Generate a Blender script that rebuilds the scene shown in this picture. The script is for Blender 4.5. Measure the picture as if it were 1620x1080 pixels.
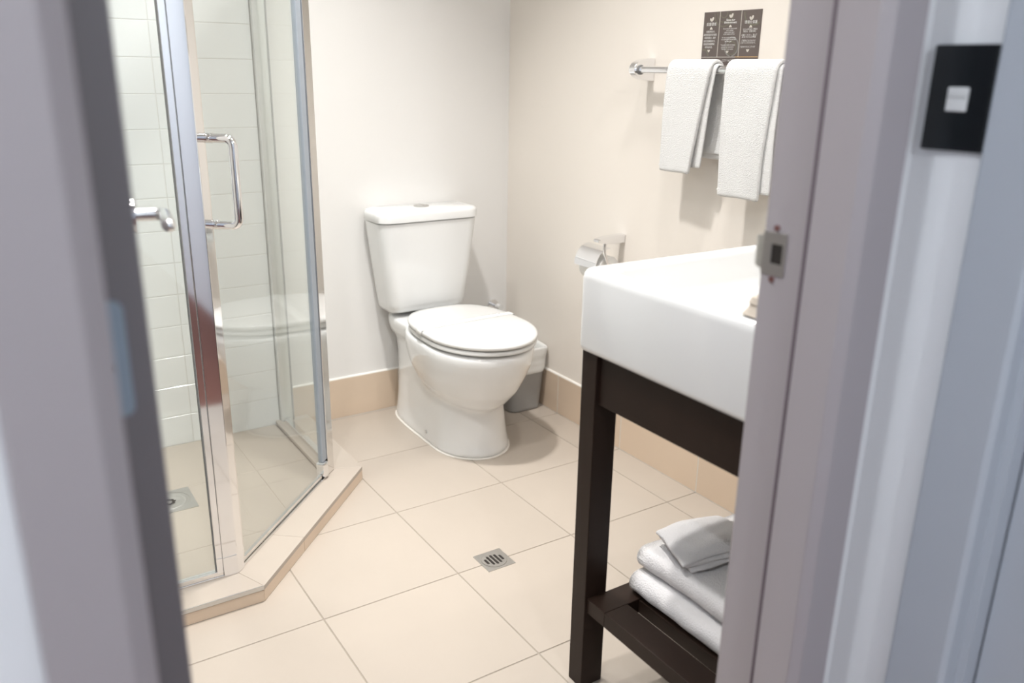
import bpy, bmesh, math, random
from mathutils import Vector, Matrix, noise

random.seed(7)
scene = bpy.context.scene
for o in list(bpy.data.objects):
    bpy.data.objects.remove(o, do_unlink=True)
COL = scene.collection

# ------------------------------------------------------------------ camera
F_PX, YAW, TILT, ROLL, CAM_H = 1324.52, 0.578537, 0.312520, -0.016558, 1.2
fwd = Vector((math.sin(YAW) * math.cos(TILT), math.cos(YAW) * math.cos(TILT), -math.sin(TILT)))
rgt = Vector((math.cos(YAW), -math.sin(YAW), 0))
dwn = fwd.cross(rgt)
r2 = math.cos(ROLL) * rgt + math.sin(ROLL) * dwn
d2 = -math.sin(ROLL) * rgt + math.cos(ROLL) * dwn
cam_d = bpy.data.cameras.new('camera')
cam_d.sensor_width = 36
cam_d.lens = F_PX / 1620 * 36
cam_d.clip_start = 0.02
cam_d.dof.use_dof = True
cam_d.dof.focus_distance = 2.0
cam_d.dof.aperture_fstop = 2.7
cam = bpy.data.objects.new('camera', cam_d)
COL.objects.link(cam)
m = Matrix((r2, -d2, -fwd)).transposed().to_4x4()
m.translation = Vector((0, 0, CAM_H))
cam.matrix_world = m
scene.camera = cam

# ------------------------------------------------------------------ world, exposure
w = bpy.data.worlds.new('world')
scene.world = w
w.use_nodes = True
w.node_tree.nodes['Background'].inputs[0].default_value = (0.6, 0.7, 0.9, 1)
w.node_tree.nodes['Background'].inputs[1].default_value = 0.02
vs = scene.view_settings
vs.view_transform = 'Standard'
vs.look = 'None'
vs.gamma = 1
vs.use_curve_mapping = False
vs.exposure = 0.1
# lamps: (x, y, watts, colour); each gets a fitting in the ceiling further down
BATH_LIGHTS = [(0.85, 1.88, 12.0), (1.28, 1.42, 2.8), (0.36, 2.12, 4.8), (0.24, 1.20, 7.3)]
FILL_BAR_LIGHT = (1.27, 0.742, 1.98, 5.0)     # added unseen bar lamp on the door wall, fills the lower surfaces
BATH_SPREAD = math.radians(95)     # recessed fittings: the beam is a cone
BATH_COL = (1.0, 0.98, 0.955)
HALL_LIGHTS = [(-0.45, 0.18, 10.5), (0.10, -1.60, 26.0)]  # second hall lamp is added to brighten the wall mirrored in the chrome
HALL_COL = (0.89, 0.95, 1.0)
CEIL = 2.4


# ------------------------------------------------------------------ materials
def srgb(r, g, b):
    f = lambda c: (c / 255) / 12.92 if c <= 10 else (((c / 255) + 0.055) / 1.055) ** 2.4
    return (f(r), f(g), f(b), 1)


def mat(name, col, rough=0.5, metal=0.0, var=0.0, vscale=6.0, bump=0.0, bscale=80.0, spec=0.5, coat=0.0, rnd=0.0, col2=None, stretch=None):
    mt = bpy.data.materials.new(name)
    mt.use_nodes = True
    nt = mt.node_tree
    b = nt.nodes['Principled BSDF']
    b.inputs['Roughness'].default_value = rough
    b.inputs['Metallic'].default_value = metal
    b.inputs['Specular IOR Level'].default_value = spec
    b.inputs['Coat Weight'].default_value = coat
    b.inputs['Coat Roughness'].default_value = 0.05
    b.inputs['Base Color'].default_value = col
    tc = nt.nodes.new('ShaderNodeTexCoord')
    vec = tc.outputs['Object']
    if stretch:
        mp = nt.nodes.new('ShaderNodeMapping')
        mp.inputs['Scale'].default_value = stretch
        nt.links.new(vec, mp.inputs['Vector'])
        vec = mp.outputs['Vector']
    if var > 0:
        oi = nt.nodes.new('ShaderNodeObjectInfo')
        n = nt.nodes.new('ShaderNodeTexNoise')
        n.noise_dimensions = '4D'
        n.inputs['Scale'].default_value = vscale
        n.inputs['Detail'].default_value = 5
        ml = nt.nodes.new('ShaderNodeMath')
        ml.operation = 'MULTIPLY'
        ml.inputs[1].default_value = 20
        nt.links.new(oi.outputs['Random'], ml.inputs[0])
        nt.links.new(ml.outputs[0], n.inputs['W'])
        nt.links.new(vec, n.inputs['Vector'])
        mx = nt.nodes.new('ShaderNodeMix')
        mx.data_type = 'RGBA'
        lo = col2 if col2 else tuple(c * (1 - var) for c in col[:3]) + (1,)
        hi = col if col2 else tuple(min(1, c * (1 + var)) for c in col[:3]) + (1,)
        mx.inputs['A'].default_value = lo
        mx.inputs['B'].default_value = hi
        nt.links.new(n.outputs['Fac'], mx.inputs['Factor'])
        out = mx.outputs['Result']
        if rnd > 0:
            hs = nt.nodes.new('ShaderNodeHueSaturation')
            mr = nt.nodes.new('ShaderNodeMapRange')
            mr.inputs['To Min'].default_value = 1 - rnd
            mr.inputs['To Max'].default_value = 1 + rnd
            nt.links.new(oi.outputs['Random'], mr.inputs['Value'])
            nt.links.new(mr.outputs['Result'], hs.inputs['Value'])
            nt.links.new(out, hs.inputs['Color'])
            out = hs.outputs['Color']
        nt.links.new(out, b.inputs['Base Color'])
    if bump > 0:
        n2 = nt.nodes.new('ShaderNodeTexNoise')
        n2.inputs['Scale'].default_value = bscale
        n2.inputs['Detail'].default_value = 3
        nt.links.new(vec, n2.inputs['Vector'])
        bp = nt.nodes.new('ShaderNodeBump')
        bp.inputs['Strength'].default_value = bump
        bp.inputs['Distance'].default_value = 0.004
        nt.links.new(n2.outputs['Fac'], bp.inputs['Height'])
        nt.links.new(bp.outputs['Normal'], b.inputs['Normal'])
    return mt


def glass_mat():
    mt = bpy.data.materials.new('shower_glass')
    mt.use_nodes = True
    nt = mt.node_tree
    nt.nodes.clear()
    out = nt.nodes.new('ShaderNodeOutputMaterial')
    tr = nt.nodes.new('ShaderNodeBsdfTransparent')
    tr.inputs[0].default_value = (0.972, 0.985, 0.978, 1)
    gl = nt.nodes.new('ShaderNodeBsdfGlossy')
    gl.inputs['Roughness'].default_value = 0.01
    gl.inputs['Color'].default_value = (1, 1, 1, 1)
    fr = nt.nodes.new('ShaderNodeFresnel')
    ge = nt.nodes.new('ShaderNodeNewGeometry')
    mr = nt.nodes.new('ShaderNodeMapRange')      # same index of refraction from both sides of each face
    mr.inputs['To Min'].default_value = 1.5
    mr.inputs['To Max'].default_value = 1 / 1.5
    nt.links.new(ge.outputs['Backfacing'], mr.inputs['Value'])
    nt.links.new(mr.outputs['Result'], fr.inputs['IOR'])
    mx = nt.nodes.new('ShaderNodeMixShader')
    nt.links.new(fr.outputs[0], mx.inputs[0])
    nt.links.new(tr.outputs[0], mx.inputs[1])
    nt.links.new(gl.outputs[0], mx.inputs[2])
    nt.links.new(mx.outputs[0], out.inputs['Surface'])
    return mt


def emit_mat(name, col, s):
    mt = bpy.data.materials.new(name)
    mt.use_nodes = True
    b = mt.node_tree.nodes['Principled BSDF']
    b.inputs['Emission Color'].default_value = (*col, 1)
    b.inputs['Emission Strength'].default_value = s
    return mt


M = dict(
    plaster=mat('off_white_plaster', (0.80, 0.787, 0.768, 1), 0.75, bump=0.03, bscale=250, var=0.012, vscale=2),
    plaster_cream=mat('cream_plaster', (0.83, 0.775, 0.71, 1), 0.75, bump=0.03, bscale=250, var=0.012, vscale=2),
    ceiling=mat('white_ceiling', (0.90, 0.895, 0.885, 1), 0.9),
    floor_tile=mat('beige_floor_tile', (0.435, 0.38, 0.325, 1), 0.38, var=0.05, vscale=5, bump=0.02, bscale=60, rnd=0.02),
    lit_upright_tile=mat('beige_tile_lit_upright', (0.68, 0.545, 0.42, 1), 0.4, var=0.06, vscale=5, bump=0.02, bscale=60, rnd=0.03),  # the floor's beige tile, lightened to carry stronger light on upright faces
    grout=mat('beige_grout', (0.33, 0.29, 0.24, 1), 0.9, var=0.25, vscale=3),
    pale_grout=mat('pale_beige_grout', (0.40, 0.345, 0.29, 1), 0.9),
    pale_alu=mat('pale_aluminium', (0.72, 0.73, 0.71, 1), 0.35, metal=0.4),
    grey_gasket=mat('blue_grey_gasket', (0.33, 0.37, 0.42, 1), 0.35),
    white_grout=mat('white_grout', (0.68, 0.68, 0.65, 1), 0.9),
    caulk=mat('white_caulk', (0.88, 0.85, 0.80, 1), 0.5),
    white_tile=mat('white_glazed_tile', (0.81, 0.825, 0.815, 1), 0.12, var=0.01, vscale=3, rnd=0.01),
    ceramic=mat('white_ceramic', (0.80, 0.805, 0.80, 1), 0.10, coat=0.4),
    seat=mat('white_seat_plastic', (0.69, 0.688, 0.675, 1), 0.22),
    chrome=mat('polished_chrome', (0.86, 0.865, 0.88, 1), 0.06, metal=1),
    bright_alu=mat('bright_aluminium', (0.82, 0.81, 0.80, 1), 0.10, metal=1),
    lever=mat('brushed_chrome', (0.78, 0.79, 0.80, 1), 0.22, metal=1),
    satin=mat('satin_steel', (0.62, 0.61, 0.59, 1), 0.35, metal=1),
    seal=mat('grey_seal', (0.22, 0.22, 0.22, 1), 0.6),
    dark_wood=mat('dark_stained_wood', (0.021, 0.0115, 0.008, 1), 0.45, var=0.35, vscale=9, stretch=(1, 1, 0.15), bump=0.03, bscale=90, spec=0.2),
    towel=mat('white_terry', (0.84, 0.84, 0.83, 1), 0.95, bump=0.9, bscale=420, spec=0.1),
    towel2=mat('white_terry_soft', (0.84, 0.82, 0.82, 1), 0.95, bump=0.8, bscale=380, spec=0.1),
    hem=mat('white_cotton_hem', (0.80, 0.80, 0.78, 1), 0.9, spec=0.1),
    bin=mat('grey_bin_plastic', (0.36, 0.36, 0.355, 1), 0.5, bump=0.05, bscale=300),
    liner=mat('white_bin_liner', (0.76, 0.76, 0.74, 1), 0.38),
    paper=mat('white_paper', (0.86, 0.86, 0.84, 1), 0.8),
    print_ink=mat('grey_print', (0.25, 0.25, 0.25, 1), 0.8),
    tissue=mat('toilet_paper', (0.86, 0.855, 0.83, 1), 0.95),
    dark=mat('drain_dark', (0.02, 0.015, 0.012, 1), 0.8),
    frame=mat('lavender_grey_paint', (0.40, 0.365, 0.378, 1), 0.42, var=0.01, vscale=4),
    groove_shade_strip=mat('purple_grey_groove_shade', (0.13, 0.10, 0.12, 1), 0.6),  # dark tone painted for the shaded groove in the frame
    door=mat('dark_grey_door', (0.215, 0.20, 0.21, 1), 0.45),  # one even tone, darker than the frame
    hall_wall=mat('hall_white_paint', (0.88, 0.89, 0.91, 1), 0.7),
    hall_blue=mat('hall_bluegrey_paint', (0.47, 0.505, 0.56, 1), 0.6),
    hall_floor=mat('reddish_brown_carpet', (0.155, 0.062, 0.045, 1), 0.9, var=0.3, vscale=20, stretch=(1, 8, 1)),
    black=mat('black_switch_glass', (0.006, 0.008, 0.010, 1), 0.25),
    rocker=mat('white_rocker', (0.75, 0.75, 0.75, 1), 0.4),
    rust=mat('brown_screw', (0.22, 0.10, 0.09, 1), 0.5, metal=0.5),
    hinge=mat('blue_grey_steel', (0.34, 0.42, 0.50, 1), 0.45, metal=0.25),
    card=mat('dark_brown_card', (0.125, 0.10, 0.09, 1), 0.55, var=0.10, vscale=30),
    card_ring=mat('olive_print', (0.15, 0.14, 0.105, 1), 0.55),
    card_blue=mat('grey_print_ring', (0.23, 0.225, 0.21, 1), 0.55),
    card_line=mat('pale_print', (0.62, 0.58, 0.52, 1), 0.6),
    card_orange=mat('orange_print', (0.62, 0.40, 0.20, 1), 0.6),
    ink_white=mat('white_print', (0.80, 0.79, 0.76, 1), 0.6),
    soap=mat('beige_soap_wrap', (0.58, 0.51, 0.43, 1), 0.6),
    glass=glass_mat(),
)

# ------------------------------------------------------------------ mesh helpers
ORG = {}


class MB:
    def __init__(self):
        self.v, self.f = [], []

    def add(self, vs_, fs_):
        o = len(self.v)
        self.v += [tuple(p) for p in vs_]
        self.f += [tuple(i + o for i in f) for f in fs_]
        return self

    def box(self, x0, x1, y0, y1, z0, z1):
        self.add([(x0, y0, z0), (x1, y0, z0), (x1, y1, z0), (x0, y1, z0), (x0, y0, z1), (x1, y0, z1), (x1, y1, z1), (x0, y1, z1)],
                 [(0, 3, 2, 1), (4, 5, 6, 7), (0, 1, 5, 4), (1, 2, 6, 5), (2, 3, 7, 6), (3, 0, 4, 7)])
        return self

    def prism(self, poly, z0, z1, cham=0.0):
        n = len(poly)
        if cham > 0:
            ins = inset(poly, cham)
            rings = [[(x, y, z0) for x, y in poly], [(x, y, z1 - cham) for x, y in poly], [(x, y, z1) for x, y in ins]]
        else:
            rings = [[(x, y, z0) for x, y in poly], [(x, y, z1) for x, y in poly]]
        return self.loft(rings, True, True)

    def loft(self, rings, cap0=True, cap1=True, closed=True):
        o = len(self.v)
        n = len(rings[0])
        for r in rings:
            self.v += [tuple(p) for p in r]
        for i in range(len(rings) - 1):
            for j in range(n if closed else n - 1):
                k = (j + 1) % n
                self.f.append((o + i * n + j, o + i * n + k, o + (i + 1) * n + k, o + (i + 1) * n + j))
        if cap0:
            self.f.append(tuple(o + j for j in reversed(range(n))))
        if cap1:
            self.f.append(tuple(o + (len(rings) - 1) * n + j for j in range(n)))
        return self

    def tube(self, pts, r, n=12, cap=True):
        pts = [Vector(p) for p in pts]
        rings = []
        up = None
        for i, p in enumerate(pts):
            t = (pts[min(i + 1, len(pts) - 1)] - pts[max(i - 1, 0)]).normalized()
            if up is None:
                up = t.orthogonal().normalized()
            else:
                up = (up - t * up.dot(t)).normalized()
            s = t.cross(up)
            rr = r[i] if isinstance(r, (list, tuple)) else r
            rings.append([p + (up * math.cos(2 * math.pi * k / n) + s * math.sin(2 * math.pi * k / n)) * rr for k in range(n)])
        return self.loft(rings, cap, cap)

    def xform(self, fn):
        self.v = [tuple(fn(Vector(p))) for p in self.v]
        return self

    def build(self, name, material, parent=None, smooth=35, bevel=0, seg=2, origin=None):
        lo = [min(p[i] for p in self.v) for i in range(3)]
        hi = [max(p[i] for p in self.v) for i in range(3)]
        og = Vector(origin) if origin is not None else Vector(((lo[0] + hi[0]) / 2, (lo[1] + hi[1]) / 2, lo[2] if parent is None else (lo[2] + hi[2]) / 2))
        me = bpy.data.meshes.new(name)
        me.from_pydata([tuple(Vector(p) - og) for p in self.v], [], self.f)
        me.validate()
        bm = bmesh.new()
        bm.from_mesh(me)
        bmesh.ops.recalc_face_normals(bm, faces=bm.faces)
        bm.to_mesh(me)
        bm.free()
        me.materials.append(M[material])
        if smooth:
            me.shade_smooth()
            me.set_sharp_from_angle(angle=math.radians(smooth))
        ob = bpy.data.objects.new(name, me)
        link(ob, og, parent)
        if bevel:
            bv = ob.modifiers.new('bevel', 'BEVEL')
            bv.width = bevel
            bv.segments = seg
            bv.limit_method = 'ANGLE'
            bv.angle_limit = math.radians(40)
            bv.harden_normals = False
        return ob


def link(ob, og, parent):
    COL.objects.link(ob)
    ORG[ob.name] = Vector(og)
    if parent is not None:
        ob.parent = parent
        ob.location = Vector(og) - ORG[parent.name]
    else:
        ob.location = og


def tag(o, label, cat, group=None):
    o['label'] = label
    o['category'] = cat
    if group:
        o['group'] = group
    return o


def thing(name, label, cat, loc, group=None):
    o = bpy.data.objects.new(name, None)
    o.empty_display_size = 0.05
    link(o, loc, None)
    return tag(o, label, cat, group)


def struct(o, label=None, cat=None):
    o['kind'] = 'structure'
    if label:
        o['label'] = label
        o['category'] = cat
    return o


def share(src, loc, parent):
    c = src.copy()
    link(c, loc, parent)
    return c


def inset(poly, d):
    n = len(poly)
    out = []
    area = sum(poly[i][0] * poly[(i + 1) % n][1] - poly[(i + 1) % n][0] * poly[i][1] for i in range(n))
    s = 1 if area > 0 else -1
    for i in range(n):
        p0, p1, p2 = Vector(poly[i - 1]), Vector(poly[i]), Vector(poly[(i + 1) % n])
        a = (p1 - p0).normalized()
        b = (p2 - p1).normalized()
        na = Vector((-a.y, a.x)) * s
        nb = Vector((-b.y, b.x)) * s
        k = (na + nb)
        k = k / max(0.3, k.dot(na))
        out.append((p1.x + k.x * d, p1.y + k.y * d))
    return out


def clip(poly, region):
    """Sutherland-Hodgman against a convex counter-clockwise region."""
    out = list(poly)
    n = len(region)
    for i in range(n):
        a, b = region[i], region[(i + 1) % n]
        src, out = out, []
        side = lambda p: (b[0] - a[0]) * (p[1] - a[1]) - (b[1] - a[1]) * (p[0] - a[0])
        for j in range(len(src)):
            p, q = src[j], src[(j + 1) % len(src)]
            sp, sq = side(p), side(q)
            if sp >= 0:
                out.append(p)
            if (sp >= 0) != (sq >= 0):
                t = sp / (sp - sq)
                out.append((p[0] + (q[0] - p[0]) * t, p[1] + (q[1] - p[1]) * t))
        if not out:
            return []
    res = []
    for p in out:
        if not res or (abs(p[0] - res[-1][0]) + abs(p[1] - res[-1][1])) > 1e-5:
            res.append(p)
    if len(res) > 1 and (abs(res[0][0] - res[-1][0]) + abs(res[0][1] - res[-1][1])) < 1e-5:
        res.pop()
    return res


def parea(p):
    return abs(sum(p[i][0] * p[(i + 1) % len(p)][1] - p[(i + 1) % len(p)][0] * p[i][1] for i in range(len(p)))) / 2


def rrect(x0, x1, y0, y1, r, z, n=6):
    r = min(r, (x1 - x0) / 2 - 1e-4, (y1 - y0) / 2 - 1e-4)
    pts = []
    for cx, cy, a0 in ((x1 - r, y1 - r, 0), (x0 + r, y1 - r, 90), (x0 + r, y0 + r, 180), (x1 - r, y0 + r, 270)):
        for k in range(n + 1):
            a = math.radians(a0 + 90 * k / n)
            pts.append((cx + r * math.cos(a), cy + r * math.sin(a), z))
    return pts


# ------------------------------------------------------------------ room shell
XL, XR, YF, YB = -0.06, 1.715, 0.668, 2.673
XS, YS = 1.707, 2.665           # faces of the skirting / wall tiles
HX0, HX1, HY0, HY1 = -0.70, 0.95, -2.6, 0.60   # entry hall

floor = struct(MB().box(XL - 0.1, XR + 0.1, 0.60, YB + 0.1, -0.06, -0.0016).build('floor', 'grout', smooth=0))
PX, PY, X0, Y0, GAP = 0.352, 0.356, 0.5365, 1.234, 0.0032
hob_out = [(XL, 1.727), (0.445, 1.727), (0.889, 2.187), (0.889, YB), (XL, YB)]
hob_in = [(XL, 1.842), (0.397, 1.842), (0.774, 2.233), (0.774, YB), (XL, YB)]
std = None
room_rect = [(XL, 0.602), (XR - 0.001, 0.602), (XR - 0.001, YB - 0.001), (XL, YB - 0.001)]
for i in range(-2, 5):
    for j in range(-3, 5):
        a, b = X0 + i * PX + GAP / 2, X0 + (i + 1) * PX - GAP / 2
        c, d = Y0 + j * PY + GAP / 2, Y0 + (j + 1) * PY - GAP / 2
        if b < 0.55 and c > 1.90:
            continue
        poly = clip([(a, c), (b, c), (b, d), (a, d)], room_rect)
        if len(poly) < 3 or parea(poly) < 0.0004:
            continue
        full = parea(poly) > 0.999 * (b - a) * (d - c)
        if full and std is not None:
            share(std, ((a + b) / 2, (c + d) / 2, -0.004), floor)
        else:
            t = MB().prism(poly, -0.008, 0, 0.0008).build('tile', 'floor_tile', floor, smooth=0, origin=None)
            if full:
                std = t

ceil = struct(MB().box(XL - 0.1, XR + 0.1, 0.60, YB + 0.1, CEIL, CEIL + 0.06).build('ceiling', 'ceiling', smooth=0))
wall_back = struct(MB().box(XL - 0.1, XR + 0.1, YB, YB + 0.1, -0.06, CEIL).build('wall_back', 'plaster', smooth=0))
wall_right = struct(MB().box(XR, XR + 0.1, 0.60, YB, -0.06, CEIL).build('wall_right', 'plaster_cream', smooth=0))
wall_left = struct(MB().box(XL - 0.1, XL, 0.60, YB, -0.06, CEIL).build('wall_left', 'plaster', smooth=0))
# the wall with the doorway (opening x 0.02..0.815, head 2.05)
wf = MB().box(XL - 0.1, 0.015, HY1, YF, -0.06, CEIL).box(0.818, XR + 0.1, HY1, YF, -0.06, CEIL).box(0.015, 0.818, HY1, YF, 2.06, CEIL)
wall_front = struct(wf.build('wall_front', 'plaster', smooth=0))

# white wall tiles of the shower (300 x 100, stack bond)
backing = MB().box(XL, 0.7885, YB - 0.0074, YB, 0.0, 2.12).build('grout_bed', 'white_grout', wall_back, smooth=0)
TW, TH = 0.2875, 0.0993
std = None
for r in range(21):
    z0 = 0.0285 + r * TH
    for k in range(3):
        x1 = 0.7895 - k * TW
        x0 = max(XL + 0.001, x1 - TW)
        full = x1 - TW > XL
        loc = ((x0 + x1) / 2, YB - 0.004, z0 + TH / 2)
        if full and std is not None:
            share(std, loc, wall_back)
        else:
            pr = MB().prism([(x0 + 0.001, z0 + 0.001), (x1 - 0.001, z0 + 0.001), (x1 - 0.001, z0 + TH - 0.001), (x0 + 0.001, z0 + TH - 0.001)], 0, 0.008, 0.0009)
            pr.xform(lambda p: (p.x, YB - p.z, p.y))
            t = pr.build('tile', 'white_tile', wall_back, smooth=0)
            if full:
                std = t
            elif r == 0:
                cut = t
backing2 = MB().box(XL, XL + 0.0074, 1.75, YB - 0.008, 0.0, 2.12).build('grout_bed', 'white_grout', wall_left, smooth=0)
std = None
for r in range(21):
    z0 = 0.0285 + r * TH
    for k in range(3):
        y1 = YB - 0.009 - k * TW
        y0 = y1 - TW
        loc = (XL + 0.004, (y0 + y1) / 2, z0 + TH / 2)
        if std is not None:
            share(std, loc, wall_left)
        else:
            pr = MB().prism([(y0 + 0.001, z0 + 0.001), (y1 - 0.001, z0 + 0.001), (y1 - 0.001, z0 + TH - 0.001), (y0 + 0.001, z0 + TH - 0.001)], 0, 0.008, 0.0009)
            pr.xform(lambda p: (XL + p.z, p.x, p.y))
            std = pr.build('tile', 'white_tile', wall_left, smooth=0)

# skirting of cut floor tiles, with a caulked top edge
bb = struct(MB().box(0.832, XR, YB - 0.0074, YB, 0.0, 0.149).build('baseboard_back', 'white_grout', smooth=0))
xs = [0.8345, X0 + 2 * PX, X0 + 3 * PX, XS]
for a, b in zip(xs[:-1], xs[1:]):
    MB().box(a + 0.0012, b - 0.0012, YS, YB - 0.001, 0.0015, 0.148).build('tile', 'lit_upright_tile', bb, smooth=0, bevel=0.0008, seg=1)
MB().tube([(0.833, YB - 0.002, 0.149), (XS, YB - 0.002, 0.149)], 0.0042, 8).build('caulk', 'caulk', bb)
br = struct(MB().box(XR - 0.0074, XR, YF, YS, 0.0, 0.149).build('baseboard_right', 'white_grout', smooth=0))
ys = [YF, Y0 - PY, Y0, Y0 + PY, Y0 + 2 * PY, Y0 + 3 * PY, YS]
for a, b in zip(ys[:-1], ys[1:]):
    MB().box(XS, XR - 0.001, a + 0.0012, b - 0.0012, 0.0015, 0.148).build('tile', 'lit_upright_tile', br, smooth=0, bevel=0.0008, seg=1)
MB().tube([(XR - 0.002, YF, 0.149), (XR - 0.002, YS, 0.149)], 0.0042, 8).build('caulk', 'caulk', br)

# ------------------------------------------------------------------ entry hall (seen round the door frame and mirrored in the chrome)
struct(MB().box(HX0 - 0.1, HX1 + 0.2, HY0 - 0.1, 0.60, -0.06, 0.0).build('floor_hall', 'hall_floor', smooth=0))
struct(MB().box(HX0 - 0.1, HX1 + 0.2, HY0 - 0.1, 0.60, CEIL, CEIL + 0.06).build('ceiling_hall', 'ceiling', smooth=0))
struct(MB().box(HX0 - 0.1, HX0, HY0 - 0.1, 0.60, -0.06, CEIL).build('wall_hall_left', 'hall_wall', smooth=0))
struct(MB().box(HX0 - 0.1, HX1 + 0.2, HY0 - 0.1, HY0, -0.06, CEIL).build('wall_hall_back', 'hall_blue', smooth=0))
struct(MB().box(HX0 - 0.1, 0.015, 0.593, 0.60, -0.06, CEIL).box(0.818, HX1, 0.593, 0.60, -0.06, CEIL).box(0.015, 0.818, 0.593, 0.60, 2.06, CEIL).build('wall_hall_front', 'hall_wall', smooth=0))
whr = MB().box(HX1, HX1 + 0.1, 0.44, 0.60, -0.06, CEIL).box(HX1, HX1 + 0.1, HY0, -0.44, -0.06, CEIL).box(HX1, HX1 + 0.1, -0.44, 0.44, 2.06, CEIL)
struct(whr.build('wall_hall_right', 'hall_wall', smooth=0))

# ------------------------------------------------------------------ shower hob (kerb) and shower floor
def seg_poly(a0, a1, b1, b0):
    return [a0, a1, b1, b0]


dm_o = ((0.445 * 0.38 + 0.889 * 0.62), (1.727 * 0.38 + 2.187 * 0.62))
dm_o = (0.445 + 0.444 * 0.345, 1.727 + 0.46 * 0.345)
dm_i = (0.397 + 0.377 * 0.30, 1.842 + 0.391 * 0.30)
hob = struct(MB().prism([(XL, 1.731), (0.4435, 1.731), (0.885, 2.189), (0.885, YB), (0.778, YB), (0.778, 2.231), (0.399, 1.838), (XL, 1.838)], 0.0, 0.0411).build('shower_hob', 'pale_grout', smooth=0),
             'low beige tiled kerb with an angled corner around the shower base', 'shower kerb')
tops = [[(XL, 1.727), (0.445, 1.727), (0.397, 1.842), (XL, 1.842)],
        [(0.445, 1.727), dm_o, dm_i, (0.397, 1.842)],
        [dm_o, (0.889, 2.187), (0.774, 2.233), dm_i],
        [(0.889, 2.187), (0.889, YB - 0.001), (0.774, YB - 0.001), (0.774, 2.233)]]
for k, p in enumerate(tops):
    MB().prism(inset(p, 0.0006), 0.031, 0.042, 0.0006).build('top_tile', 'floor_tile', hob, smooth=0)
edges = [((XL, 1.727), (0.445, 1.727)), ((0.445, 1.727), dm_o), (dm_o, (0.889, 2.187)), ((0.889, 2.187), (0.889, YB - 0.009))]
for k, (a, b) in enumerate(edges):
    a, b = Vector(a), Vector(b)
    d = (b - a).normalized()
    n = Vector((-d.y, d.x))
    a2, b2 = a + d * 0.001 + n * 0.0008, b - d * 0.001 + n * 0.0008
    MB().prism([tuple(a2), tuple(b2), tuple(b2 + n * 0.006), tuple(a2 + n * 0.006)], 0.001, 0.0305).build('riser_tile', 'lit_upright_tile', hob, smooth=0)
tr = MB().box(XL, 0.4445, 1.7262, 1.729, 0.0325, 0.0428).build('edge_trim', 'satin', hob, smooth=0)
tr['label'] = 'thin silver metal edge strip along the front of the kerb'

sfl = struct(MB().prism(hob_in, 0.0, 0.0262).build('floor_shower', 'pale_grout', smooth=0), 'beige tiled shower floor inside the glass enclosure', 'shower floor')
for i in range(-3, 2):
    for j in range(-2, 2):
        a, b = 0.614 + i * PX, 0.614 + (i + 1) * PX
        c, d = 2.354 + j * PY, 2.354 + (j + 1) * PY
        p = clip([(a + 0.0012, c + 0.0012), (b - 0.0012, c + 0.0012), (b - 0.0012, d - 0.0012), (a + 0.0012, d - 0.0012)], hob_in)
        if len(p) > 2 and parea(p) > 0.0004:
            MB().prism(p, 0.019, 0.0270, 0.0006).build('tile', 'floor_tile', sfl, smooth=0)


# ------------------------------------------------------------------ shower enclosure
def obox(a, b, t, z0, z1, off=0.0):
    """box between plan points a and b, thickness t centred on the line (shifted by off to the left of a->b)"""
    a, b = Vector(a), Vector(b)
    d = (b - a).normalized()
    n = Vector((-d.y, d.x))
    return [tuple(a + n * (off - t / 2)), tuple(b + n * (off - t / 2)), tuple(b + n * (off + t / 2)), tuple(a + n * (off + t / 2))]


Z0, ZT = 0.042, 1.95
A, B = (0.407, 1.824), (0.817, 2.234)
DD = Vector((0.7071, 0.7071))
DN = Vector((0.7071, -0.7071))


def dp(t, off=0.0):
    """plan point on the door line, t metres from the front post, off metres outwards"""
    return tuple(Vector(A) + DD * t + DN * off)


sh = thing('shower_screen', 'corner shower enclosure of clear glass in a polished chrome frame on the tiled kerb', 'shower screen', (0.40, 2.2, Z0))
# corner post at the front: facing strip and mitred return
MB().prism([(0.3765, 1.811), (0.4105, 1.811), (0.4295, 1.830), (0.4155, 1.844), (0.4015, 1.831), (0.3765, 1.831)], Z0, ZT).build('post', 'chrome', sh, smooth=0, bevel=0.0012)
MB().box(0.3615, 0.3757, 1.8125, 1.8295, Z0 + 0.012, ZT).build('stile', 'chrome', sh, smooth=0, bevel=0.001)
MB().box(0.3595, 0.3615, 1.8165, 1.8255, Z0 + 0.014, ZT - 0.02).build('seal', 'seal', sh, smooth=0)
# front panel
MB().box(XL + 0.012, 0.3765, 1.811, 1.831, Z0, Z0 + 0.005).box(XL + 0.012, 0.3757, 1.8135, 1.8285, Z0 + 0.005, Z0 + 0.017).build('bottom_channel', 'bright_alu', sh, smooth=0, bevel=0.0008)
MB().box(XL + 0.012, 0.3595, 1.8185, 1.8235, Z0 + 0.017, ZT - 0.02).build('front_glass', 'glass', sh, smooth=0)
MB().box(XL + 0.0085, XL + 0.035, 1.811, 1.831, Z0, ZT).build('wall_channel', 'chrome', sh, smooth=0, bevel=0.001)
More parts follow.
